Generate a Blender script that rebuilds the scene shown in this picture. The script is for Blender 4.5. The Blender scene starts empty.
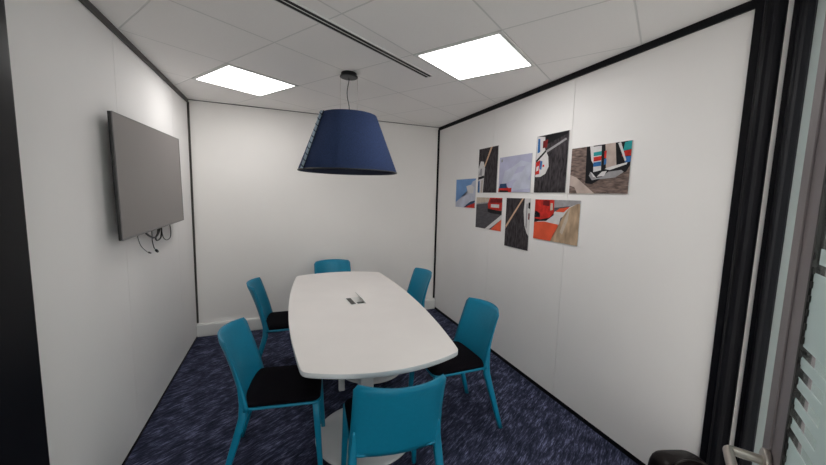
import bpy, bmesh, math, random
from mathutils import Vector, Matrix
random.seed(7)
PI = math.pi
C = bpy.context.scene.collection
SC = bpy.context.scene

# ------------------------------------------------------------------ materials
def mat(name, col, rough=0.5, metal=0.0, noise=0.0, nscale=40, bump=0.0, bscale=200, spec=0.5, emit=0.0, trans=0.0, coat=0.0):
    m = bpy.data.materials.new(name); m.use_nodes = True
    nt = m.node_tree; b = nt.nodes['Principled BSDF']
    b.inputs['Base Color'].default_value = (*col, 1)
    b.inputs['Roughness'].default_value = rough
    b.inputs['Metallic'].default_value = metal
    b.inputs['Specular IOR Level'].default_value = spec
    b.inputs['Transmission Weight'].default_value = trans
    b.inputs['Coat Weight'].default_value = coat
    tc = nt.nodes.new('ShaderNodeTexCoord')
    if noise:
        n = nt.nodes.new('ShaderNodeTexNoise'); n.inputs['Scale'].default_value = nscale; n.inputs['Detail'].default_value = 5
        nt.links.new(tc.outputs['Object'], n.inputs['Vector'])
        r = nt.nodes.new('ShaderNodeValToRGB')
        r.color_ramp.elements[0].position = .3; r.color_ramp.elements[1].position = .7
        r.color_ramp.elements[0].color = (*[max(0, c*(1-noise)) for c in col], 1)
        r.color_ramp.elements[1].color = (*[min(1, c*(1+noise)) for c in col], 1)
        nt.links.new(n.outputs['Fac'], r.inputs['Fac']); nt.links.new(r.outputs['Color'], b.inputs['Base Color'])
    if bump:
        n = nt.nodes.new('ShaderNodeTexNoise'); n.inputs['Scale'].default_value = bscale; n.inputs['Detail'].default_value = 3
        nt.links.new(tc.outputs['Object'], n.inputs['Vector'])
        bp = nt.nodes.new('ShaderNodeBump'); bp.inputs['Strength'].default_value = bump; bp.inputs['Distance'].default_value = .002
        nt.links.new(n.outputs['Fac'], bp.inputs['Height']); nt.links.new(bp.outputs['Normal'], b.inputs['Normal'])
    if emit:
        b.inputs['Emission Color'].default_value = (*col, 1); b.inputs['Emission Strength'].default_value = emit
    return m

WALLM = mat('wall_vinyl', (.83, .81, .80), .65, noise=.015, nscale=2, bump=.05, bscale=300, spec=.18)
BACKM = mat('back_wall_paint', (.84, .815, .79), .7, noise=.012, nscale=2, bump=.05, bscale=300, spec=.3)
BLACK = mat('black_aluminium', (.006, .006, .008), .42, spec=.12, noise=.1, nscale=8)
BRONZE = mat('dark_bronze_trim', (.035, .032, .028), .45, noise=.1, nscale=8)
WHITEP = mat('white_plastic', (.72, .72, .70), .45, noise=.02, nscale=6)
TEAL = mat('teal_plastic', (.003, .200, .335), .42, noise=.04, nscale=60, bump=.1, bscale=900, spec=.35)
PADM = mat('black_fabric', (.006, .005, .007), .95, noise=.35, nscale=500, bump=.6, bscale=900, spec=.06)
TABLEM = mat('white_laminate', (.80, .765, .745), .55, noise=.015, nscale=5, bump=.05, bscale=500, spec=.4)
TEDGE = mat('table_edge', (.62, .65, .67), .5, noise=.015, nscale=5)
TLEG = mat('white_powder_coat', (.66, .67, .68), .45, noise=.02, nscale=10)
DARKP = mat('black_plastic', (.010, .010, .011), .4, noise=.1, nscale=20)
SCREEN = mat('tv_screen', (.17, .150, .146), .38, spec=.7, noise=.02, nscale=3)
BEZEL = mat('tv_bezel', (.15, .14, .145), .35, metal=.4, noise=.03)
FELT = mat('navy_felt', (.028, .045, .110), .95, noise=.25, nscale=160, bump=.8, bscale=600, spec=.15)
FELTIN = mat('felt_lining', (.012, .018, .04), .9, noise=.2, nscale=100)
LACE = mat('pale_lacing', (.33, .42, .50), .6, noise=.1, nscale=60)
STEEL = mat('brushed_steel', (.50, .46, .42), .3, metal=1.0, noise=.06, nscale=30)
TAUPE = mat('anodised_door_frame', (.19, .165, .175), .42, metal=.35, noise=.05, nscale=10)
RUBBER = mat('gasket', (.008, .008, .008), .6, noise=.1)
BAGM = mat('black_leather', (.006, .004, .004), .35, noise=.2, nscale=30, bump=1, bscale=25, spec=.2)
BULB = mat('lamp_bulb', (.75, .75, .72), .3, noise=.02)
PLATE = mat('print_edge', (.5, .5, .5), .4, noise=.03)

def frosted(name, col):
    m = bpy.data.materials.new(name); m.use_nodes = True
    nt = m.node_tree; b = nt.nodes['Principled BSDF']; out = nt.nodes['Material Output']
    tc = nt.nodes.new('ShaderNodeTexCoord'); n = nt.nodes.new('ShaderNodeTexNoise'); n.inputs['Scale'].default_value = 3
    nt.links.new(tc.outputs['Object'], n.inputs['Vector'])
    r = nt.nodes.new('ShaderNodeValToRGB')
    r.color_ramp.elements[0].color = (*[c*.95 for c in col], 1); r.color_ramp.elements[1].color = (*col, 1)
    nt.links.new(n.outputs['Fac'], r.inputs['Fac']); nt.links.new(r.outputs['Color'], b.inputs['Base Color'])
    b.inputs['Roughness'].default_value = .35
    t = nt.nodes.new('ShaderNodeBsdfTranslucent'); nt.links.new(r.outputs['Color'], t.inputs['Color'])
    mx = nt.nodes.new('ShaderNodeMixShader'); mx.inputs[0].default_value = .5
    nt.links.new(b.outputs[0], mx.inputs[1]); nt.links.new(t.outputs[0], mx.inputs[2]); nt.links.new(mx.outputs[0], out.inputs[0])
    return m
FROST = frosted('frosted_glass', (.64, .70, .70))
def clear(name):
    m = bpy.data.materials.new(name); m.use_nodes = True
    nt = m.node_tree; out = nt.nodes['Material Output']; nt.nodes.remove(nt.nodes['Principled BSDF'])
    g = nt.nodes.new('ShaderNodeBsdfGlossy'); g.inputs['Roughness'].default_value = .03
    t = nt.nodes.new('ShaderNodeBsdfTransparent'); t.inputs['Color'].default_value = (.90, .93, .92, 1)
    mx = nt.nodes.new('ShaderNodeMixShader')
    mx.inputs[0].default_value = .07; nt.links.new(t.outputs[0], mx.inputs[1]); nt.links.new(g.outputs[0], mx.inputs[2])
    nt.links.new(mx.outputs[0], out.inputs[0])
    return m
GLASS = clear('clear_glass')

def mth(nt, op, a, b=None, c=None):
    n = nt.nodes.new('ShaderNodeMath'); n.operation = op
    for i, v in enumerate((a, b, c)):
        if v is None: continue
        if isinstance(v, (int, float)): n.inputs[i].default_value = v
        else: nt.links.new(v, n.inputs[i])
    return n.outputs[0]

def carpet():
    m = bpy.data.materials.new('carpet_tiles'); m.use_nodes = True
    nt = m.node_tree; b = nt.nodes['Principled BSDF']
    tc = nt.nodes.new('ShaderNodeTexCoord')
    mp0 = nt.nodes.new('ShaderNodeMapping'); mp0.inputs['Rotation'].default_value = (0, 0, -math.radians(32.6))
    nt.links.new(tc.outputs['Object'], mp0.inputs['Vector'])
    sx = nt.nodes.new('ShaderNodeSeparateXYZ'); nt.links.new(mp0.outputs[0], sx.inputs[0])
    def streak(sc):
        mp = nt.nodes.new('ShaderNodeMapping'); mp.inputs['Scale'].default_value = sc
        nt.links.new(mp0.outputs[0], mp.inputs['Vector'])
        n = nt.nodes.new('ShaderNodeTexNoise'); n.inputs['Scale'].default_value = 1; n.inputs['Detail'].default_value = 4; n.inputs['Roughness'].default_value = .65
        nt.links.new(mp.outputs[0], n.inputs['Vector']); return n.outputs['Fac']
    a = streak((22, 170, 1)); c = streak((9, 48, 1))
    big = nt.nodes.new('ShaderNodeTexNoise'); big.inputs['Scale'].default_value = 9; big.inputs['Detail'].default_value = 3
    nt.links.new(mp0.outputs[0], big.inputs['Vector'])
    s = mth(nt, 'ADD', mth(nt, 'MULTIPLY', mth(nt, 'ADD', a, c), .40), mth(nt, 'MULTIPLY', big.outputs['Fac'], .20))
    r = nt.nodes.new('ShaderNodeValToRGB'); e = r.color_ramp.elements
    e[0].position = .41; e[0].color = (.008, .010, .020, 1)
    e[1].position = .62; e[1].color = (.19, .20, .33, 1)
    k = r.color_ramp.elements.new(.52); k.color = (.036, .041, .076, 1)
    nt.links.new(s, r.inputs['Fac']); nt.links.new(r.outputs['Color'], b.inputs['Base Color'])
    b.inputs['Roughness'].default_value = .95; b.inputs['Specular IOR Level'].default_value = .15
    bp = nt.nodes.new('ShaderNodeBump'); bp.inputs['Strength'].default_value = .5; bp.inputs['Distance'].default_value = .003
    nt.links.new(s, bp.inputs['Height']); nt.links.new(bp.outputs['Normal'], b.inputs['Normal'])
    return m

GA = -1.0012; GO = (0.1556, 3.1847)          # ceiling grid direction and one node of it
GU = Vector((math.cos(GA), math.sin(GA), 0)); GV = Vector((-math.sin(GA), math.cos(GA), 0))
def grid(u, v, z=0): return Vector((GO[0], GO[1], z)) + GU*(.6*u) + GV*(.6*v)
def ceilingmat():
    m = bpy.data.materials.new('ceiling_tiles'); m.use_nodes = True
    nt = m.node_tree; b = nt.nodes['Principled BSDF']
    tc = nt.nodes.new('ShaderNodeTexCoord')
    sx = nt.nodes.new('ShaderNodeSeparateXYZ'); nt.links.new(tc.outputs['Object'], sx.inputs[0])
    X = mth(nt, 'SUBTRACT', sx.outputs[0], GO[0]); Y = mth(nt, 'SUBTRACT', sx.outputs[1], GO[1])
    u = mth(nt, 'ADD', mth(nt, 'MULTIPLY', X, GU.x/.6), mth(nt, 'MULTIPLY', Y, GU.y/.6))
    v = mth(nt, 'ADD', mth(nt, 'MULTIPLY', X, GV.x/.6), mth(nt, 'MULTIPLY', Y, GV.y/.6))
    def d(w): return mth(nt, 'ABSOLUTE', mth(nt, 'SUBTRACT', w, mth(nt, 'ROUND', w)))
    dist = mth(nt, 'MINIMUM', d(u), d(v))
    mr = nt.nodes.new('ShaderNodeMapRange'); mr.inputs['From Min'].default_value = .004; mr.inputs['From Max'].default_value = .011
    nt.links.new(dist, mr.inputs['Value'])
    n = nt.nodes.new('ShaderNodeTexNoise'); n.inputs['Scale'].default_value = 220; n.inputs['Detail'].default_value = 3
    nt.links.new(tc.outputs['Object'], n.inputs['Vector'])
    mx = nt.nodes.new('ShaderNodeMix'); mx.data_type = 'RGBA'
    nt.links.new(mr.outputs[0], mx.inputs[0]); mx.inputs[6].default_value = (.70, .69, .675, 1)
    r = nt.nodes.new('ShaderNodeValToRGB'); r.color_ramp.elements[0].color = (.86, .835, .82, 1); r.color_ramp.elements[1].color = (.93, .905, .89, 1)
    nt.links.new(n.outputs['Fac'], r.inputs['Fac']); nt.links.new(r.outputs['Color'], mx.inputs[7])
    nt.links.new(mx.outputs[2], b.inputs['Base Color'])
    b.inputs['Roughness'].default_value = .85; b.inputs['Specular IOR Level'].default_value = .2
    bp = nt.nodes.new('ShaderNodeBump'); bp.inputs['Strength'].default_value = .4; bp.inputs['Distance'].default_value = .004
    nt.links.new(mr.outputs[0], bp.inputs['Height']); nt.links.new(bp.outputs['Normal'], b.inputs['Normal'])
    return m

# ------------------------------------------------------------------ geometry helpers
def box(bm, a, b, mi=0, mtx=None):
    (x0, y0, z0), (x1, y1, z1) = a, b
    vs = [bm.verts.new(Vector(p) if mtx is None else mtx @ Vector(p)) for p in
          [(x0,y0,z0),(x1,y0,z0),(x1,y1,z0),(x0,y1,z0),(x0,y0,z1),(x1,y0,z1),(x1,y1,z1),(x0,y1,z1)]]
    for f in [(0,3,2,1),(4,5,6,7),(0,1,5,4),(1,2,6,5),(2,3,7,6),(3,0,4,7)]:
        bm.faces.new([vs[i] for i in f]).material_index = mi
def loft(bm, rings, cap=True, mi=0, closed=True):
    R = [[bm.verts.new(p) for p in r] for r in rings]; n = len(R[0])
    for a, b in zip(R, R[1:]):
        for i in range(n if closed else n-1):
            j = (i+1) % n
            f = bm.faces.new([a[i], a[j], b[j], b[i]]); f.material_index = mi; f.smooth = True
    if cap:
        f = bm.faces.new(R[0][::-1]); f.material_index = mi
        f = bm.faces.new(R[-1]); f.material_index = mi
def lathe(bm, prof, c=(0, 0), n=48, cap=True, mi=0):
    loft(bm, [[(c[0]+r*math.cos(2*PI*i/n), c[1]+r*math.sin(2*PI*i/n), z) for i in range(n)] for r, z in prof], cap, mi)
def tube(bm, pts, r, n=8, mi=0):
    pts = [Vector(p) for p in pts]; rings = []
    up = Vector((0, 0, 1))
    t0 = (pts[1]-pts[0]).normalized()
    nrm = t0.cross(up)
    if nrm.length < .1: nrm = t0.cross(Vector((1, 0, 0)))
    nrm.normalize()
    for i, p in enumerate(pts):
        t = (pts[min(i+1, len(pts)-1)]-pts[max(i-1, 0)]).normalized()
        nrm = (nrm-t*nrm.dot(t)).normalized(); bn = t.cross(nrm)
        rr = r[i] if isinstance(r, (list, tuple)) else r
        rings.append([p+(nrm*math.cos(2*PI*k/n)+bn*math.sin(2*PI*k/n))*rr for k in range(n)])
    loft(bm, rings, True, mi)
def spline(P, n=8):
    P = [Vector(p) for p in P]; Q = [P[0]*2-P[1]]+P+[P[-1]*2-P[-2]]; out = []
    for i in range(1, len(Q)-2):
        a, b, c, d = Q[i-1:i+3]
        for k in range(n):
            t = k/n
            out.append(.5*((2*b)+(c-a)*t+(2*a-5*b+4*c-d)*t*t+(-a+3*b-3*c+d)*t**3))
    out.append(P[-1]); return out
def obj(name, bm, mats, parent=None, bevel=0, seg=2, loc=None, smooth=False):
    bmesh.ops.recalc_face_normals(bm, faces=bm.faces)
    if smooth:
        for f in bm.faces: f.smooth = True
    me = bpy.data.meshes.new(name); bm.to_mesh(me); bm.free()
    for m in (mats if isinstance(mats, (list, tuple)) else [mats]): me.materials.append(m)
    o = bpy.data.objects.new(name, me); C.objects.link(o)
    if parent: o.parent = parent
    if loc: o.location = loc
    if bevel:
        md = o.modifiers.new('bevel', 'BEVEL'); md.width = bevel; md.segments = seg; md.limit_method = 'ANGLE'; md.angle_limit = math.radians(40)
    return o
def tag(o, label=None, cat=None, group=None, kind=None):
    for k, v in (('label', label), ('category', cat), ('group', group), ('kind', kind)):
        if v: o[k] = v
    return o
def empty(name, loc=(0, 0, 0), rz=0):
    o = bpy.data.objects.new(name, None); C.objects.link(o); o.location = loc; o.rotation_euler = (0, 0, rz); o.empty_display_size = .1
    return o
def B(): return bmesh.new()
def struct(name, bm, m, label, cat, parent=None, **k):
    o = obj(name, bm, m, parent, **k)
    if not parent: tag(o, label, cat, kind='structure')
    return o

# ------------------------------------------------------------------ dimensions
XL, XR = -0.870, 1.978
def YB(x): return 4.176 + .042*x
H = 2.471; CAMZ = 1.5727
YF = -3.00

# ------------------------------------------------------------------ the room
bm = B(); box(bm, (XL-.3, .75, -.12), (XR+1.2, 4.6, 0)); struct('floor', bm, carpet(), 'dark navy carpet with paler blue streaks', 'floor')
CEIL = ceilingmat()
PALEF = mat('pale_bounce_floor', (.74, .72, .69), .5, noise=.04, nscale=6)
bm = B(); box(bm, (XL-.3, YF-.2, -.12), (XR+1.2, .75, 0)); struct('floor_corridor_bounce', bm, PALEF, 'unseen corridor floor behind the viewpoint, made pale to bounce light up', 'floor')  # out of view, pale so it throws light up to the ceiling
bm = B(); box(bm, (XL-.3, YF-.2, H), (XR+1.2, 4.6, H+.12)); struct('ceiling', bm, CEIL, 'pale grey suspended ceiling of square tiles set at an angle', 'ceiling')
def wall_panels(bm, x0, x1, cuts, g=.0016):
    for a, b in zip(cuts, cuts[1:]): box(bm, (x0, a+g, 0), (x1, b-g, H))
bm = B(); wall_panels(bm, XL-.06, XL, [YF, .30, 1.40, 2.497, 3.60, YB(XL)+.02]); box(bm, (XL-.10, YF, 0), (XL-.055, YB(XL), H))
struct('wall_left', bm, WALLM, 'white panelled left wall behind the television', 'wall')
bm = B(); wall_panels(bm, XR, XR+.06, [.976, 1.98, 2.985, YB(XR)+.02]); box(bm, (XR+.055, .976, 0), (XR+.10, YB(XR)+.02, H))
struct('wall_right', bm, WALLM, 'white panelled right wall with the motorsport prints', 'wall')
bm = B()
lo = [(XL-.1, YB(XL-.1)), (XR+.1, YB(XR+.1)), (XR+.1, YB(XR+.1)+.1), (XL-.1, YB(XL-.1)+.1)]
loft(bm, [[(x, y, 0) for x, y in lo], [(x, y, H) for x, y in lo]])
for f in bm.faces: f.smooth = False
struct('wall_back', bm, BACKM, 'plain off-white back wall', 'wall')
bm = B(); box(bm, (XL-.1, YF-.1, 0), (XR+1.1, YF, .35)); box(bm, (XL-.1, YF-.1, 2.35), (XR+1.1, YF, H)); box(bm, (XL-.1, YF-.1, .35), (XL+.1, YF, 2.35)); box(bm, (XR+.9, YF-.1, .35), (XR+1.1, YF, 2.35)); struct('wall_front', bm, BACKM, 'plain wall behind the viewpoint', 'wall')
bm = B(); box(bm, (XR+.95, YF, 0), (XR+1.05, 1.5, H)); struct('wall_corridor', bm, BACKM, 'white corridor wall beyond the side glazing', 'wall')
bm = B(); box(bm, (XR+.10, 1.40, 0), (XR+.95, 1.50, H)); struct('wall_corridor_end', bm, BACKM, 'short white corridor wall beyond the side glazing', 'wall')

bm = B(); box(bm, (XL+.1, YF-.05, .35), (XR+.9, YF-.04, 2.35)); struct('window_added', bm, GLASS, 'wide unseen window added behind the viewpoint to let fill light in', 'window')  # invented opening, world light through it lifts the walls and ceiling
# black ceiling edge trims, floor trims, corner trims
bm = B(); box(bm, (XR-.012, .976, H-.040), (XR, YB(XR), H)); struct('trim_1', bm, BLACK, 'black ceiling edge strip along the right wall', 'trim')
bm = B(); box(bm, (XL, 1.64, H-.036), (XL+.012, YB(XL), H)); struct('trim_2', bm, BRONZE, 'dark ceiling edge strip along the left wall', 'trim')
bm = B(); box(bm, (XR-.006, .976, 0), (XR, YB(XR)-.04, .030)); struct('baseboard_right', bm, BLACK, 'low black skirting strip along the right wall', 'baseboard')
bm = B(); box(bm, (XL, 1.64, 0), (XL+.006, YB(XL)-.04, .014)); struct('baseboard_left', bm, BLACK, 'low black skirting strip along the left wall', 'baseboard')
bm = B(); box(bm, (XR-.022, YB(XR)-.014, .15), (XR, YB(XR), H-.03)); struct('trim_3', bm, BLACK, 'thin black vertical strip in the right back corner', 'trim')
bm = B(); box(bm, (XL, YB(XL)-.014, .15), (XL+.018, YB(XL), H-.03)); struct('trim_4', bm, BRONZE, 'thin dark vertical strip in the left back corner', 'trim')
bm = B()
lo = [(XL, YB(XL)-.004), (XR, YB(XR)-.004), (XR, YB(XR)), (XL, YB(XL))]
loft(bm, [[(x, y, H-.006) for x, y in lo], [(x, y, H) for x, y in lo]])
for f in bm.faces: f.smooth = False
struct('shade_line', bm, BRONZE, 'thin dark strip standing in for the shade line where the back wall meets the ceiling', 'trim')  # dark strip drawn for the shade at this junction, no real trim
# trunking along the back wall
bm = B()
def tr(x, d, z): return (x, YB(x)-d, z)
sec = [(0, .004), (.038, .004), (.038, .020), (.045, .024), (.045, .128), (.038, .138), (0, .138)]
loft(bm, [[tr(XL+.002, d, z) for d, z in sec], [tr(XR-.008, d, z) for d, z in sec]])
for f in bm.faces: f.smooth = False
struct('baseboard_back', bm, WHITEP, 'white cable trunking along the foot of the back wall', 'baseboard')

# right side glazing: two black posts, pale strip between, frosted pane
def post(name, y0, y1, label, x=XR, d=.035, notch=.3):
    bm = B(); w = y1-y0
    s = [(x+.06, y1), (x-.012, y1), (x-.012, y1-w*notch)]
    for k in range(7):
        t = k/6; s.append((x-.012-d*math.sin(PI*t)**.7*.8, (y1-w*notch)*(1-t)+(y0+.004)*t))
    s += [(x-.004, y0), (x+.06, y0)]
    loft(bm, [[(a, b, 0) for a, b in s], [(a, b, H) for a, b in s]])
    for f in bm.faces: f.smooth = False
    return struct(name, bm, BLACK, label, 'post')
post('trim_6', .872, .976, 'wide black upright post ending the right wall')
bm = B(); box(bm, (XR+.004, .848, 0), (XR+.05, .872, H)); struct('trim_7', bm, WALLM, 'narrow white strip between the two black posts', 'trim')
post('trim_8', .786, .848, 'second black upright post beside the frosted pane')
bm = B(); box(bm, (XR+.01, YF, .05), (XR+.022, .786, H-.04)); struct('window_1', bm, FROST, 'pale green frosted glass pane beside the open door', 'window')
# left black frame
bm = B()
s = [(XL, 1.655), (XL+.006, 1.652), (XL+.010, 1.600), (XL+.022, 1.596), (XL+.026, 1.560), (XL+.055, 1.552), (XL+.06, .50), (XL, .50)]
loft(bm, [[(a, b, 0) for a, b in s], [(a, b, H) for a, b in s]])
for f in bm.faces: f.smooth = False
struct('trim_9', bm, BLACK, 'black upright frame at the near end of the left wall', 'post')

# ------------------------------------------------------------------ open door leaf
door = empty('door_1', (0, 0, 0)); tag(door, 'open glazed door with taupe metal frame and steel lever', 'door', kind='structure')
door.location = (.938, .345, 0)
door.rotation_euler = (0, 0, math.atan2(-.565, -.825))      # local +x runs from the free edge to the hinge
# local y: the visible face looks along world (-.565,.825) which is local -y
bm = B(); box(bm, (-.058, 0, .01), (-.012, .045, 2.30)); box(bm, (-.012, .003, .01), (.052, .018, 2.30))
box(bm, (.052, .004, .01), (.80, .041, .12)); box(bm, (.052, .004, 2.19), (.80, .041, 2.30)); box(bm, (.80, 0, .01), (.90, .045, 2.30))
obj('door_frame', bm, TAUPE, door, bevel=.002)
bm = B(); box(bm, (.052, .001, .12), (.060, .018, 2.19)); box(bm, (.060, .001, .12), (.80, .020, .128)); box(bm, (.060, .001, 2.182), (.80, .020, 2.19))
for k in range(22): box(bm, (.060, .002, .93+k*.026), (.066, .0045, .942+k*.026))
obj('gasket', bm, RUBBER, door)
bm = B(); box(bm, (.060, .006, .128), (.80, .014, 2.182)); gl = obj('glass_pane', bm, GLASS, door)
bm = B()
def film(z0, z1, a=.0605, b=.799): box(bm, (a, .0050, z0), (b, .0058, z1))
film(.13, 1.135)
z = 1.135
for k in range(5):
    film(z, z+.019, .17+.0*k); film(z+.019, z+.040); z += .040
film(z, 1.452)
for k in range(6):
    a = 1.452+k*.045
    film(a+.017+.002*k, a+.045, .085 if k % 2 else .075, .62-.03*k)
obj('frosted_film', bm, FROST, gl)
# lever
hb = B()
def cyl_y(bm, c, r, y0, y1, n=28):
    loft(bm, [[(c[0]+r*math.cos(2*PI*i/n), y, c[1]+r*math.sin(2*PI*i/n)) for i in range(n)] for y in (y0, y1)])
cyl_y(hb, (-.010, 1.033), .0255, -.009, 0.002)
hd = obj('door_handle', hb, STEEL, door, bevel=.002)
hb = B(); path = spline([(-.010, -.005, 1.033), (-.010, -.040, 1.033), (-.008, -.060, 1.033), (.008, -.063, 1.033), (.04, -.064, 1.033), (.125, -.064, 1.033)], 6)
tube(hb, path, .0098, 14); obj('lever', hb, STEEL, hd)

# ------------------------------------------------------------------ ceiling fittings
def ceiling_light(u, v, label, power):
    c = grid(u+.5, v+.5, H); t = empty('ceiling_light', c, GA); tag(t, label, 'light', 'square light panels in the ceiling')
    bm = B(); h = .298; w = .025
    for a, b in (((-h, -h), (h, -h+w)), ((-h, h-w), (h, h)), ((-h, -h+w), (-h+w, h-w)), ((h-w, -h+w), (h, h-w))):
        box(bm, (a[0], a[1], -.006), (b[0], b[1], -.0005))
    obj('frame', bm, WHITEP, t)
    m = bpy.data.materials.get('light_diffuser') or mat('light_diffuser', (1, .985, .965), .5, emit=LE)
    bm = B(); box(bm, (-h+w, -h+w, -.004), (h-w, h-w, -.001)); obj('diffuser', bm, m, t)
    return t
LE = 13.5
ceiling_light(-1, -1, 'square white light panel in the ceiling nearer the television wall', 1)
ceiling_light(2, 0, 'square white light panel in the ceiling nearer the right wall', 1)
ceiling_light(5, -3, 'unseen fill light panel added in the corridor ceiling behind the viewpoint, right side', 1)  # this and the next three are added out of view for ambient light
ceiling_light(5, -5, 'unseen fill light panel added in the corridor ceiling behind the viewpoint, left side', 1)
ceiling_light(7, -2, 'unseen fill light panel added at the far end of the corridor ceiling behind the viewpoint', 1)
ceiling_light(6, -2, 'unseen fill light panel added at the nearest right of the corridor ceiling behind the viewpoint', 1)  # added to brighten the left wall
# linear slot diffuser
e = Vector((1.062, 2.500, 0)); dv = GV; pv = Vector((-dv.y, dv.x, 0)); L = 2.0
ang = math.atan2(dv.y, dv.x)
t = empty('slot_diffuser', (e.x, e.y, H), ang); tag(t, 'long black-slotted air diffuser in the ceiling', 'air vent')
bm = B()
for a, b in ((-.034, -.027), (-.003, .003), (.027, .034)): box(bm, (-L, a, -.007), (0, b, -.0005))
box(bm, (-.006, -.027, -.007), (0, .027, -.0005)); box(bm, (-L, -.027, -.007), (-L+.006, .027, -.0005))
obj('frame', bm, WHITEP, t)
for s in (-1, 1):
    bm = B(); box(bm, (-L+.006, min(s*.003, s*.027), -.006), (-.006, max(s*.003, s*.027), -.001)); obj('slot', bm, BLACK, t)

# ------------------------------------------------------------------ pendant lamp
LX, LY = .487, 2.692
lamp = empty('pendant_lamp', (LX, LY, H)); tag(lamp, 'large navy felt pendant lamp with a laced side seam, hung over the table', 'lamp')
ZB, ZT = 1.736-H, 2.158-H; RB, RT = .372, .212
bm = B()
prof = [(RB, ZB), (RB+.001, ZB+.006), (RT+.0005, ZT-.002), (RT-.002, ZT), (RT-.006, ZT-.002), (RB-.007, ZB+.004), (RB-.004, ZB)]
n = 72
rings = []
for r, z in prof+[prof[0]]: rings.append([(r*math.cos(2*PI*i/n), r*math.sin(2*PI*i/n), z) for i in range(n)])
loft(bm, rings, cap=False)
for f in bm.faces:
    c = f.calc_center_median()
    if math.hypot(c.x, c.y) < RT+(RB-RT)*(ZT-c.z)/(ZT-ZB)-.003: f.material_index = 1
bmesh.ops.remove_doubles(bm, verts=bm.verts, dist=1e-5)
sh = obj('lamp_shade', bm, [FELT, FELTIN], lamp)
bm = B(); tube(bm, [((RB+.001)*math.cos(a), (RB+.001)*math.sin(a), ZB+.002) for a in [2*PI*i/72 for i in range(73)]], .0045, 6)
tag(obj('rim', bm, DARKP, sh), 'black rim at the bottom of the shade')
SA = math.radians(204)
def onshade(t, out=0, da=0):
    r = RB+(RT-RB)*t+out; a = SA+da; return Vector((r*math.cos(a), r*math.sin(a), ZB+(ZT-ZB)*t))
bm = B()
loft(bm, [[onshade(t, .000, -.012), onshade(t, .026, -.010), onshade(t, .026, .006), onshade(t, 0, .006)] for t in (.005, .995)])
tag(obj('seam', bm, LACE, sh), 'pale blue laced seam flap')
bm = B()
for k in range(10):
    t = .05+.1*k
    c = onshade(t, .013)
    tube(bm, [onshade(t-.022, .004, .012), onshade(t-.008, .020, .014), onshade(t+.012, .027, 0), onshade(t+.022, .022, -.014), onshade(t+.03, .004, -.018)], .0035, 6)
tube(bm, [onshade(.0, .003, .012), onshade(1, .003, .012)], .005, 6)
obj('lacing', bm, FELTIN, sh)
bm = B(); lathe(bm, [(.055, -.001), (.058, -.004), (.058, -.022), (.066, -.024), (.068, -.032), (.060, -.036)], n=40); obj('ceiling_rose', bm, DARKP, lamp)
for s in (-1, 1):
    bm = B(); tube(bm, [(s*.064*.94, s*.064*-.35, -.030), (s*.064*.94, s*.064*-.35, ZT-.03)], .0012, 6); obj('suspension_wire', bm, STEEL, lamp)
bm = B(); tube(bm, spline([(0, 0, -.034), (.000, 0, -.06), (-.012, 0, -.13), (-.010, 0, -.18), (.003, 0, -.25), (.003, 0, ZT-.06)], 6), .0032, 8); obj('cord', bm, DARKP, lamp)
bm = B()
for a in (0, PI/3, 2*PI/3): tube(bm, [((RT-.004)*math.cos(a-.35), (RT-.004)*math.sin(a-.35), ZT-.03), (-(RT-.004)*math.cos(a-.35), -(RT-.004)*math.sin(a-.35), ZT-.03)], .0025, 6)
obj('spider', bm, STEEL, lamp)
bm = B(); lathe(bm, [(.016, ZT-.05), (.02, ZT-.055), (.02, ZT-.11), (.014, ZT-.115)], n=20); obj('lamp_holder', bm, DARKP, lamp)
bm = B(); lathe(bm, [(.012, ZT-.115), (.016, ZT-.13), (.03, ZT-.16), (.03, ZT-.185), (.018, ZT-.21), (.003, ZT-.216)], n=20); obj('bulb', bm, BULB, lamp)

# ------------------------------------------------------------------ television
TY0, TY1, TZ0, TZ1 = 2.845-.588, 2.845+.588, 1.637-.338, 1.637+.338
XF, XK = XL+.100, XL+.055
tv = empty('television', (XL, (TY0+TY1)/2, (TZ0+TZ1)/2)); tv.rotation_euler = (.020, -.010, -.013); tag(tv, 'dark flat-screen television mounted on the left wall', 'television')
cy, cz = (TY0+TY1)/2, (TZ0+TZ1)/2; hw, hh = (TY1-TY0)/2, (TZ1-TZ0)/2
bm = B(); box(bm, (.053, -hw, -hh), (.070, hw, hh)); box(bm, (.042, -hw+.06, -hh+.05), (.053, hw-.06, hh-.12)); obj('housing', bm, DARKP, tv, bevel=.004)
bm = B(); box(bm, (.070, -hw+.004, -hh+.012), (.0725, hw-.004, hh-.004)); obj('screen', bm, SCREEN, tv)
bm = B(); box(bm, (.070, -hw, -hh), (.0745, hw, -hh+.012)); box(bm, (.070, -hw, -hh+.012), (.0745, -hw+.004, hh)); box(bm, (.070, hw-.004, -hh+.012), (.0745, hw, hh)); box(bm, (.070, -hw+.004, hh-.004), (.0745, hw-.004, hh)); obj('bezel', bm, BEZEL, tv)
bm = B(); box(bm, (.014, -.30, -.20), (.024, .30, .20)); box(bm, (.020, -.22, -.22), (.042, -.17, .22)); box(bm, (.020, .17, -.22), (.042, .22, .22)); box(bm, (.007, -.2, -.15), (.016, .2, .15)); obj('wall_bracket', bm, BLACK, tv)
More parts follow.
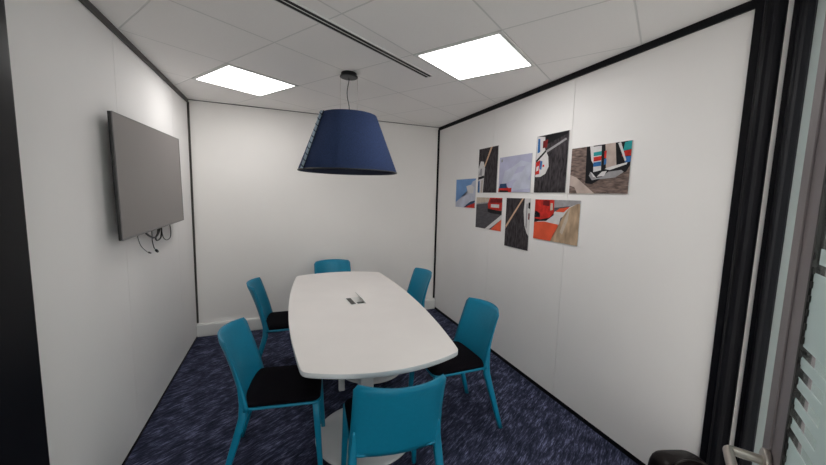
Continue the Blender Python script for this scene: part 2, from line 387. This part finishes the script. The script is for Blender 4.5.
# cables hanging below the television (world coordinates on the wall plane)
def wp(y, z, d=.03): return Vector((XL+d, y, z))
def cable(pts, r, label, plug=None):
    bm = B(); P = spline([wp(*q) for q in pts], 8); tube(bm, P, r, 8)
    o = obj('cable', bm, DARKP); tag(o, label, 'cable', 'cables below the television')
    if plug:
        d = (P[-1]-P[-3]).normalized(); b2 = B(); tube(b2, [P[-1]-d*.002, P[-1]+d*.008, P[-1]+d*.04, P[-1]+d*.045], [.004, plug, plug, .004], 8); obj('plug', b2, DARKP, o)
CB = []
cable([(2.62, 1.36, .025), (2.681, 1.311, .03), (2.732, 1.277, .03), (2.831, 1.239, .03), (2.915, 1.232, .03), (3.0, 1.275, .03), (3.03, 1.36, .025)], .006, 'thick black cable looping just under the television')
cable([(3.00, 1.36, .025), (2.96, 1.265, .03), (2.908, 1.226, .030), (2.935, 1.203, .03), (3.017, 1.216, .03), (3.045, 1.285, .03), (3.06, 1.36, .025)], .005, 'narrow black cable loop in the middle of the tangle under the television')
cable([(3.02, 1.36, .025), (3.04, 1.28, .03), (3.072, 1.21, .03), (3.156, 1.178, .03), (3.25, 1.192, .03), (3.262, 1.26, .03), (3.22, 1.36, .025)], .003, 'thin wide cable loop at the right of the tangle under the television')
cable([(2.56, 1.36, .025), (2.585, 1.271, .03), (2.63, 1.208, .03), (2.72, 1.158, .03), (2.751, 1.147, .03)], .0022, 'thin cable ending in a slim plug, left of the two hanging plugs', .006)
cable([(2.85, 1.36, .025), (2.838, 1.25, .03), (2.836, 1.215, .03), (2.863, 1.162, .03), (2.894, 1.142, .03)], .003, 'thin cable ending in a thicker plug, right of the two hanging plugs', .009)

# ------------------------------------------------------------------ wall prints
PAL = {}
def ink(name, col, noise=.12, nscale=30, rough=.6, stretch=None):
    m = mat('ink_'+name, col, rough, spec=.15, noise=noise, nscale=nscale)
    if stretch:
        nt = m.node_tree; mp = nt.nodes.new('ShaderNodeMapping'); mp.inputs['Scale'].default_value = stretch[0]; mp.inputs['Rotation'].default_value = stretch[1]
        tc = nt.nodes['Texture Coordinate']; n = nt.nodes['Noise Texture']
        nt.links.new(tc.outputs['Object'], mp.inputs['Vector']); nt.links.new(mp.outputs[0], n.inputs['Vector'])
    PAL[name] = m
ink('asphalt', (.040, .034, .038), .8, 26, stretch=((1, 2.2, .7), (.5, 0, 0)))
ink('track', (.085, .080, .090), .25, 30, stretch=((1, .6, 2.5), (.3, 0, 0)))
ink('white', (.62, .60, .60), .06); ink('grey', (.30, .29, .30), .15); ink('black', (.010, .010, .012), .2)
ink('red', (.50, .025, .018), .3, 25); ink('darkred', (.16, .012, .014), .3); ink('orange', (.70, .10, .045), .12, 12)
ink('sky', (.16, .30, .56), .12, 6); ink('cloud', (.48, .50, .60), .14, 9); ink('haze', (.42, .42, .56), .12, 7)
ink('sand', (.42, .30, .20), .35, 14, stretch=((1, 1.5, .6), (.6, 0, 0))); ink('lightsand', (.50, .42, .34), .1)
ink('blue', (.03, .13, .34), .15); ink('teal', (.02, .27, .28), .15); ink('navy', (.02, .05, .11), .2)
ink('dirt', (.16, .115, .10), .6, 20, stretch=((1, 1, 4), (.9, 0, 0))); ink('palepath', (.46, .37, .33), .2, 12); ink('line', (.60, .40, .27), .1); ink('pink', (.60, .36, .36), .1)
def picture(y1, y0, zb, zt, label, polys):
    """y1 = left edge as seen, y0 = right edge; polys in (u right, v up)"""
    w, h = y1-y0, zt-zb
    o = empty('wall_print', (XR, (y0+y1)/2, (zb+zt)/2)); tag(o, label, 'picture', 'motorsport prints on the right wall')
    names = []
    for c, _ in polys:
        if c not in names: names.append(c)
    bm = B(); box(bm, (-.007, -w/2, -h/2), (-.001, w/2, h/2)); obj('backing_board', bm, PLATE, o)
    bm = B()
    def P(u, v, k): return Vector((-.0072-.00012*k, w/2-u*w, -h/2+v*h))
    for k, (c, pts) in enumerate(polys):
        vs = [bm.verts.new(P(u, v, k)) for u, v in pts]
        f = bm.faces.new(vs); f.material_index = names.index(c)
        if f.normal.x > 0: pass
    bmesh.ops.triangulate(bm, faces=bm.faces)
    bm.normal_update()
    bad = [f for f in bm.faces if f.normal.x > 0]; bmesh.ops.reverse_faces(bm, faces=bad)
    me = bpy.data.meshes.new('printed_image'); bm.to_mesh(me); bm.free()
    for n_ in names: me.materials.append(PAL[n_])
    q = bpy.data.objects.new('printed_image', me); C.objects.link(q); q.parent = o
FULL = [(0, 0), (1, 0), (1, 1), (0, 1)]
picture(3.715, 3.272, 1.445, 1.768, 'smallest-looking print, far left, blue sky with cloud and red bodywork corner', [
    ('sky', FULL), ('cloud', [(.25, 0), (1, 0), (1, .95), (.85, .9), (.75, .72), (.6, .62), (.5, .42), (.3, .35), (.05, .2), (0, .12), (0, 0)]),
    ('white', [(.55, .75), (.8, .8), (.95, .7), (.9, .5), (.65, .5)]),
    ('navy', [(.45, 0), (.62, .12), (.8, .22), (1, .26), (1, .2), (.7, 0)]), ('red', [(.5, 0), (.75, .10), (1, .18), (1, 0)])])
picture(3.225, 2.880, 1.615, 2.070, 'tall print at the top left, white car side and orange line on asphalt', [
    ('asphalt', FULL), ('line', [(.62, 1), (.72, 1), (.36, .58), (.30, .58)]),
    ('white', [(.0, .55), (.12, .72), (.28, .70), (.36, .55), (.33, .34), (.30, .0), (.05, 0), (.02, .3)]),
    ('grey', [(.04, .4), (.12, .55), (.2, .55), (.22, .38)]), ('black', [(.02, .30), (.33, .33), (.33, .39), (.02, .36)]), ('blue', [(.03, 0), (.03, .26), (.1, .28), (.12, 0)]),
    ('lightsand', [(.18, .0), (.2, .28), (.27, .28), (.26, 0)])])
picture(2.845, 2.388, 1.620, 1.948, 'pale sky print with a red car roof at its bottom left corner', [
    ('haze', FULL), ('cloud', [(.1, .2), (.5, .35), (.9, .3), (1, .5), (1, .75), (.7, .85), (.45, .7), (.2, .6)]),
    ('cloud', [(.45, .05), (1, .1), (1, .3), (.7, .42), (.5, .25)]), ('haze', [(.5, .5), (.75, .55), (.85, .7), (.6, .68)]),
    ('grey', [(.05, .86), (.11, .87), (.11, .95), (.05, .94)]),
    ('red', [(0, 0), (0, .10), (.05, .16), (.3, .16), (.33, .12), (.45, .12), (.44, .0)]),
    ('navy', [(.02, .11), (.05, .24), (.27, .25), (.30, .12)]), ('black', [(.03, .0), (.35, .0), (.33, .05), (.05, .06)])])
picture(2.340, 1.998, 1.618, 2.072, 'tall print at the top centre, striped white car nose and black wing on asphalt', [
    ('asphalt', FULL), ('black', [(.27, .82), (.95, .95), (1, 1), (.3, 1)]), ('grey', [(.3, .72), (.36, .69), (.95, .86), (.92, .89)]),
    ('white', [(.02, .28), (0, 1), (.28, .97), (.3, .76), (.42, .62), (.45, .45), (.36, .33), (.2, .28)]),
    ('blue', [(.05, .70), (.05, .96), (.12, .95), (.14, .72)]), ('darkred', [(.22, .78), (.22, .9), (.38, .92), (.36, .78)]),
    ('black', [(.02, .58), (.3, .73), (.36, .76), (.33, .70), (.02, .53)]),
    ('red', [(.02, .32), (.02, .54), (.16, .58), (.15, .33)]), ('blue', [(.16, .42), (.16, .57), (.24, .55), (.22, .40)]), ('white', [(.04, .38), (.05, .46), (.13, .48), (.12, .40)]),
    ('red', [(.25, .45), (.25, .49), (.31, .49), (.31, .45)])])
picture(1.960, 1.500, 1.612, 1.932, 'widest-looking print at the top right, dark car with bold coloured stripes on dirt', [
    ('dirt', FULL), ('palepath', [(0, 0), (0, .42), (.12, .36), (.48, .0)]), ('dirt', [(0, 0), (0, .18), (.1, .14), (.16, .0)]),
    ('black', [(.28, 1), (.30, .22), (.42, .2), (.62, .34), (.78, .36), (.95, .42), (1, .55), (1, 1)]),
    ('white', [(.34, 1), (.38, .70), (.42, .62), (.40, 1)]),
    ('white', [(.43, .45), (.40, .98), (.54, .98), (.56, .48)]), ('teal', [(.415, .78), (.41, .86), (.545, .87), (.55, .79)]), ('red', [(.42, .67), (.415, .76), (.55, .77), (.55, .68)]), ('blue', [(.425, .56), (.42, .65), (.55, .66), (.555, .57)]),
    ('palepath', [(.64, .5), (.60, 1), (.76, 1), (.80, .55)]), ('red', [(.60, .72), (.595, .86), (.63, .87), (.63, .72)]), ('blue', [(.60, .58), (.60, .70), (.635, .71), (.64, .60)]),
    ('teal', [(.88, .82), (.9, .98), (1, 1), (1, .84)]), ('red', [(.87, .72), (.88, .82), (1, .83), (1, .72)]), ('blue', [(.92, .6), (.92, .71), (1, .71), (1, .6)]), ('white', [(.80, .98), (.92, .62), (.94, .64), (.84, 1)]),
    ('white', [(.62, .5), (.68, .53), (.96, .60), (.95, .56), (.70, .47)]),
    ('grey', [(.38, .45), (.45, .32), (.58, .34), (.68, .44), (.88, .46), (.92, .42), (.80, .32), (.62, .30), (.50, .30), (.42, .28), (.36, .38)]),
    ('white', [(.50, .35), (.58, .45), (.66, .46), (.62, .36)]), ('white', [(.38, .46), (.44, .34), (.49, .33), (.41, .44)])])
picture(3.237, 2.772, 1.243, 1.565, 'lower left print of a red car rear beside a white and red kerb', [
    ('track', FULL), ('lightsand', [(0, .78), (0, 1), (.55, 1), (.5, .84)]), ('grey', [(0, .76), (0, .80), (.5, .87), (.5, .83)]),
    ('white', [(.40, .0), (.55, 0), (1, .36), (1, .50)]), ('orange', [(.62, 0), (1, 0), (1, .36)]),
    ('red', [(.50, .62), (.47, .80), (.55, 1), (1, 1), (1, .62)]), ('black', [(.48, .56), (.48, .66), (1, .60), (1, .50), (.6, .52)]),
    ('darkred', [(.55, .84), (.58, .97), (1, .97), (1, .86)]), ('white', [(.60, .70), (.60, .80), (.90, .80), (.90, .70)])])
picture(2.705, 2.372, 1.118, 1.567, 'lower tall print, orange line and a sliver of white car on dark asphalt', [
    ('asphalt', FULL), ('line', [(.68, 1), (.74, 1), (.04, .38), (.0, .42)]), ('pink', [(.0, .38), (.03, .40), (.0, .34)]),
    ('white', [(.78, 1), (.76, .75), (.82, .48), (.92, .34), (1, .28), (1, 1)]), ('black', [(.93, .82), (.93, .92), (1, .93), (1, .80)]), ('grey', [(.86, .45), (.86, .9), (.90, .9), (.92, .42)]), ('darkred', [(.95, .60), (.95, .72), (1, .72), (1, .6)])])
picture(2.312, 1.848, 1.238, 1.562, 'lower right print of a red car on an orange and white kerb with sand', [
    ('track', FULL), ('grey', [(.4, .8), (.45, 1), (1, 1), (1, .9)]),
    ('white', [(0, .40), (.30, .55), (.48, .72), (.95, .92), (.95, .82), (.62, .58), (.58, .32), (0, .34)]),
    ('orange', [(0, 0), (0, .42), (.25, .46), (.58, .42), (.52, .2), (.42, 0)]), ('orange', [(.5, .72), (.58, .80), (.80, .85), (.68, .72)]),
    ('sand', [(.42, 0), (.56, .30), (.66, .60), (.78, .82), (.95, .93), (1, .92), (1, 0)]), ('lightsand', [(.62, .25), (.72, .62), (.80, .8), (.78, .55), (.68, .2)]),
    ('black', [(0, .44), (.02, .56), (.3, .58), (.46, .68), (.47, .64), (.3, .48)]),
    ('red', [(0, .52), (0, 1), (.46, 1), (.47, .68), (.36, .56), (.15, .50)]), ('black', [(0, .62), (.02, .72), (.13, .66), (.15, .56), (0, .54)]), ('darkred', [(.2, .86), (.2, .98), (.36, .98), (.36, .84)]), ('lightsand', [(.38, .74), (.38, .92), (.43, .92), (.44, .76)])])

# ------------------------------------------------------------------ table
tab = empty('meeting_table', (.520, 2.586, 0), -.034); tag(tab, 'white barrel-shaped meeting table on round floor plates', 'table')
def outline(off=0):
    out = []; hy = .985; r = .045
    N = 20
    pts = []
    for k in range(N+1):      # right side from near to far
        t = -1+2*k/N; pts.append((.486-(.062+.010*(t<0))*t*t, t*hy))
    for k in range(1, N):     # far end
        t = 1-2*k/N; pts.append((.424*t, hy+.098*(1-t*t)))
    for k in range(N+1):
        t = 1-2*k/N; pts.append((-.486+(.062+.010*(t<0))*t*t, t*hy))
    for k in range(1, N):
        t = -1+2*k/N; pts.append((.414*t, -hy-.105*(1-t*t)))
    # round the corners by smoothing near them
    V = [Vector((a, b, 0)) for a, b in pts]
    n = len(V)
    def resamp(V, m):
        d = [0]
        for i in range(len(V)): d.append(d[-1]+(V[(i+1) % len(V)]-V[i]).length)
        T = d[-1]; o = []; j = 0
        for k in range(m):
            s = T*k/m
            while d[j+1] < s: j += 1
            f = (s-d[j])/(d[j+1]-d[j]); o.append(V[j].lerp(V[(j+1) % len(V)], f))
        return o
    V = resamp(V, 360)
    for _ in range(3): V = [(V[i-1]+V[i]+V[(i+1) % len(V)])/3 for i in range(len(V))]
    o = []
    for i in range(len(V)):
        t = (V[(i+1) % len(V)]-V[i-1]).normalized(); o.append(V[i]+Vector((t.y, -t.x, 0))*off)
    return o
bm = B()
lay = [(-.012, .7000), (-.003, .7015), (0, .705), (0, .7275), (-.0015, .7295), (-.004, .730)]
loft(bm, [[(v.x, v.y, z) for v in outline(o)] for o, z in lay])
for f in bm.faces:
    if abs(f.normal.z) < .9 and f.calc_center_median().z < .7285: f.material_index = 1
tt = obj('tabletop', bm, [TABLEM, TEDGE], tab)
for (px, py) in ((-.01, -.515), (.205, .330)):
    bm = B(); rp_ = .318 if py < 0 else .290; lathe(bm, [(rp_-.02, .0), (rp_, .003), (rp_, .008), (rp_-.018, .014), (.05, .018)], (px, py), 64); obj('floor_plate', bm, TLEG, tab)
    bm = B(); box(bm, (px-.045, py-.045, .014), (px+.045, py+.045, .69)); obj('column', bm, TLEG, tab, bevel=.012, seg=3)
    bm = B(); box(bm, (px-.20, py-.03, .678), (px+.20, py+.03, .700)); box(bm, (px-.03, py-.25, .678), (px+.03, py+.25, .700)); obj('top_bracket', bm, TLEG, tab)
bm = B(); box(bm, (-.02, -.30, .655), (.02, .15, .678)); obj('crossbar', bm, TLEG, tab)
bm = B(); box(bm, (-.118, .015, 0), (-.072, .055, .70)); obj('cable_riser', bm, TLEG, tab, bevel=.006)
# pop-up power module
pm = B(); box(pm, (-.055, -.075, .7295), (.055, .075, .7315)); mod = obj('power_module', pm, WHITEP, tab, bevel=.001); mod.location = (.008, .03, 0); mod.rotation_euler = (0, 0, .12); mod.scale = (1.15, 1.25, 1.0)
bm = B(); box(bm, (-.045, -.062, .7315), (-.014, .062, .7335)); s_ = obj('socket', bm, DARKP, mod)
bm = B()
Mx = Matrix.Translation((.050, 0, .732)) @ Matrix.Rotation(math.radians(58), 4, 'Y')
box(bm, (-.052, -.070, 0), (0, .070, .004), 0, Mx); obj('lid', bm, WHITEP, mod)
bm = B(); box(bm, (.0, -.064, .7315), (.044, -.035, .7335)); obj('cable_slot', bm, DARKP, mod)

# ------------------------------------------------------------------ chairs
def leg_bm(P, W, _a=0, _b=0, yw=1.0):
    bm = B(); rings = []
    for k in range(len(P)-1):
        for q in range(5 if k < len(P)-2 else 6):
            t = q/5; c = Vector(P[k]).lerp(Vector(P[k+1]), t); w = (W[k]*(1-t)+W[k+1]*t)/2
            rings.append([(c.x+w*math.copysign(abs(math.cos(a))**.55, math.cos(a)), c.y+w*yw*math.copysign(abs(math.sin(a))**.55, math.sin(a)), c.z) for a in [2*PI*i/16 for i in range(16)]])
    loft(bm, rings); return bm
def make_chair():
    t = empty('meeting_chair')
    # backrest: lofted rounded band, side edges run down into the rear legs
    bm = B(); rings = []
    zb, zt = .432, .803; N = 15; nu = 15
    for k in range(N+1):
        v = k/N; z = zb+(zt-zb)*v
        w = .215-.012*v-.004*math.sin(PI*v)
        rr = .024
        if z > zt-rr: w -= rr*(1-math.sqrt(max(0, 1-((z-(zt-rr))/rr)**2)))*.75
        y0 = -.160-.055*v-.040*v*v
        dep = .038+.036*v
        th = .016-.007*v
        if z > zt-.008: th *= .55
        fr, bk = [], []
        for i in range(nu+1):
            u = -1+2*i/nu
            yc = y0-dep*(1-abs(u)**2.1)
            e = max(.25, math.sqrt(max(0, 1-abs(u)**10)))
            zz = z+(.004*(1-u*u)*v)
            thk = th*e + (.010*abs(u)**6*(1-v)**2)
            fr.append((u*w, yc+thk, zz)); bk.append((u*w, yc-thk, zz))
        rings.append(fr+bk[::-1])
    loft(bm, rings); obj('backrest', bm, TEAL, t)
    # seat shell
    def rrect(hx0, hx1, y0, y1, z, r=.045, n=6, back=0):
        o = []
        for (cx, cy, a0) in ((hx1-r, y1-r, 0), (-hx1+r, y1-r, PI/2), (-hx0+r, y0+r, PI), (hx0-r, y0+r, 3*PI/2)):
            for k in range(n+1):
                a = a0+PI/2*k/n; o.append((cx+r*math.cos(a), cy+r*math.sin(a), z))
        return o
    bm = B(); loft(bm, [rrect(.190, .186, -.190, .198, .424), rrect(.205, .205, -.200, .215, .434), rrect(.206, .206, -.201, .216, .442), rrect(.202, .202, -.197, .212, .446)]); obj('seat', bm, TEAL, t)
    bm = B(); loft(bm, [rrect(.196, .198, -.190, .208, .446), rrect(.199, .202, -.190, .212, .452), rrect(.197, .200, -.188, .210, .462), rrect(.185, .188, -.175, .20, .469), rrect(.12, .13, -.11, .14, .471)]); obj('seat_pad', bm, PADM, t)
    for s in (-1, 1):
        obj('leg', leg_bm([(s*.192, -.198, .56), (s*.194, -.180, .47), (s*.198, -.178, .40), (s*.222, -.295, 0)], [.010, .030, .040, .027], 0, 0, 1.1), TEAL, t)
        obj('leg', leg_bm([(s*.190, .188, .438), (s*.206, .215, 0)], [.038, .026], 0, 0), TEAL, t)
    return t
proto = make_chair()
def copy_tree(o):
    c = o.copy(); C.objects.link(c)
    for ch in list(o.children):
        d = ch.copy(); C.objects.link(d); d.parent = c
    return c
chairs = [(.483, 1.538, -5, 'teal chair at the near end of the table, seen from behind'),
          (-.002, 2.042, -98, 'teal chair at the near left of the table, its full black seat showing'),
          (1.080, 2.045, 91, 'teal chair near the right wall at the near right of the table'),
          (.047, 3.118, -93, 'teal chair farther along the left side, its back almost edge-on'),
          (1.075, 3.160, 91, 'teal chair at the far right side of the table, only its backrest showing'),
          (.541, 3.672, 182.4, 'teal chair at the far end of the table against the back wall')]
for i, (x, y, a, lab) in enumerate(chairs):
    o = proto if i == 0 else copy_tree(proto)
    o.location = (x, y, 0); o.rotation_euler = (0, 0, math.radians(a))
    tag(o, lab, 'chair', 'teal chairs around the meeting table')

# ------------------------------------------------------------------ black bag at the bottom edge
bag = empty('bag', (1.715, .920, 0), math.radians(-20)); tag(bag, 'glossy rounded black bag at the bottom edge of the photo by the right wall', 'bag')
bm = B(); rings = []
for k in range(12):
    t = k/11; z = .395*math.sin(t*PI/2)**.8; w = .125*math.sqrt(max(.002, 1-t**5)); d = .085*math.sqrt(max(.002, 1-t**4))
    rings.append([(w*math.copysign(abs(math.cos(a))**.7, math.cos(a))*(1+.03*math.sin(5*a+3*t)), d*math.copysign(abs(math.sin(a))**.7, math.sin(a))*(1+.04*math.sin(4*a+5*t)), z) for a in [2*PI*i/32 for i in range(32)]])
loft(bm, rings); obj('body', bm, BAGM, bag)
bm = B(); tube(bm, spline([(-.07, -.04, .38), (-.06, -.05, .41), (0, -.05, .425), (.06, -.05, .405), (.07, -.045, .37)], 6), .006, 8); obj('strap', bm, BAGM, bag)

# ------------------------------------------------------------------ unseen light added to brighten the frosted side pane
for (x, y, lab) in ((XR+.50, -.2, 'unseen light added beyond the frosted glazing to brighten the pane'),):
    t = empty('added_corridor_light', (x, y, H)); tag(t, lab, 'light')
    bm = B(); box(bm, (-.25, -.25, -.004), (.25, .25, -.001)); obj('diffuser', bm, bpy.data.materials['light_diffuser'], t)
    bm = B()
    for a, b in (((-.26, -.26), (.26, -.25)), ((-.26, .25), (.26, .26)), ((-.26, -.25), (-.25, .25)), ((.25, -.25), (.26, .25))): box(bm, (a[0], a[1], -.006), (b[0], b[1], -.0005))
    obj('frame', bm, WHITEP, t)

# ------------------------------------------------------------------ world, camera, view
w = bpy.data.worlds.new('World'); SC.world = w; w.use_nodes = True
w.node_tree.nodes['Background'].inputs[0].default_value = (.92, .87, .87, 1); w.node_tree.nodes['Background'].inputs[1].default_value = 6
cam = bpy.data.cameras.new('Camera'); co = bpy.data.objects.new('Camera', cam); C.objects.link(co)
cam.sensor_width = 36; cam.lens = 342.934/826*36; cam.clip_start = .02
M = [[0.9341936283570826, 0.35641558444094346, 0.015817582136649945], [-0.35591325218688025, 0.9279789369348749, 0.1103668859893121], [0.024658095116759163, -0.10873372877281613, 0.9937650399226029]]
co.matrix_world = Matrix(((M[0][0], M[0][2], -M[0][1], 0), (M[1][0], M[1][2], -M[1][1], 0), (M[2][0], M[2][2], -M[2][1], CAMZ), (0, 0, 0, 1)))
SC.camera = co
vs = SC.view_settings; vs.view_transform = 'Standard'; vs.look = 'None'; vs.gamma = 1; vs.use_curve_mapping = False; vs.exposure = -.47
SC.cycles.max_bounces = 10; SC.cycles.diffuse_bounces = 6
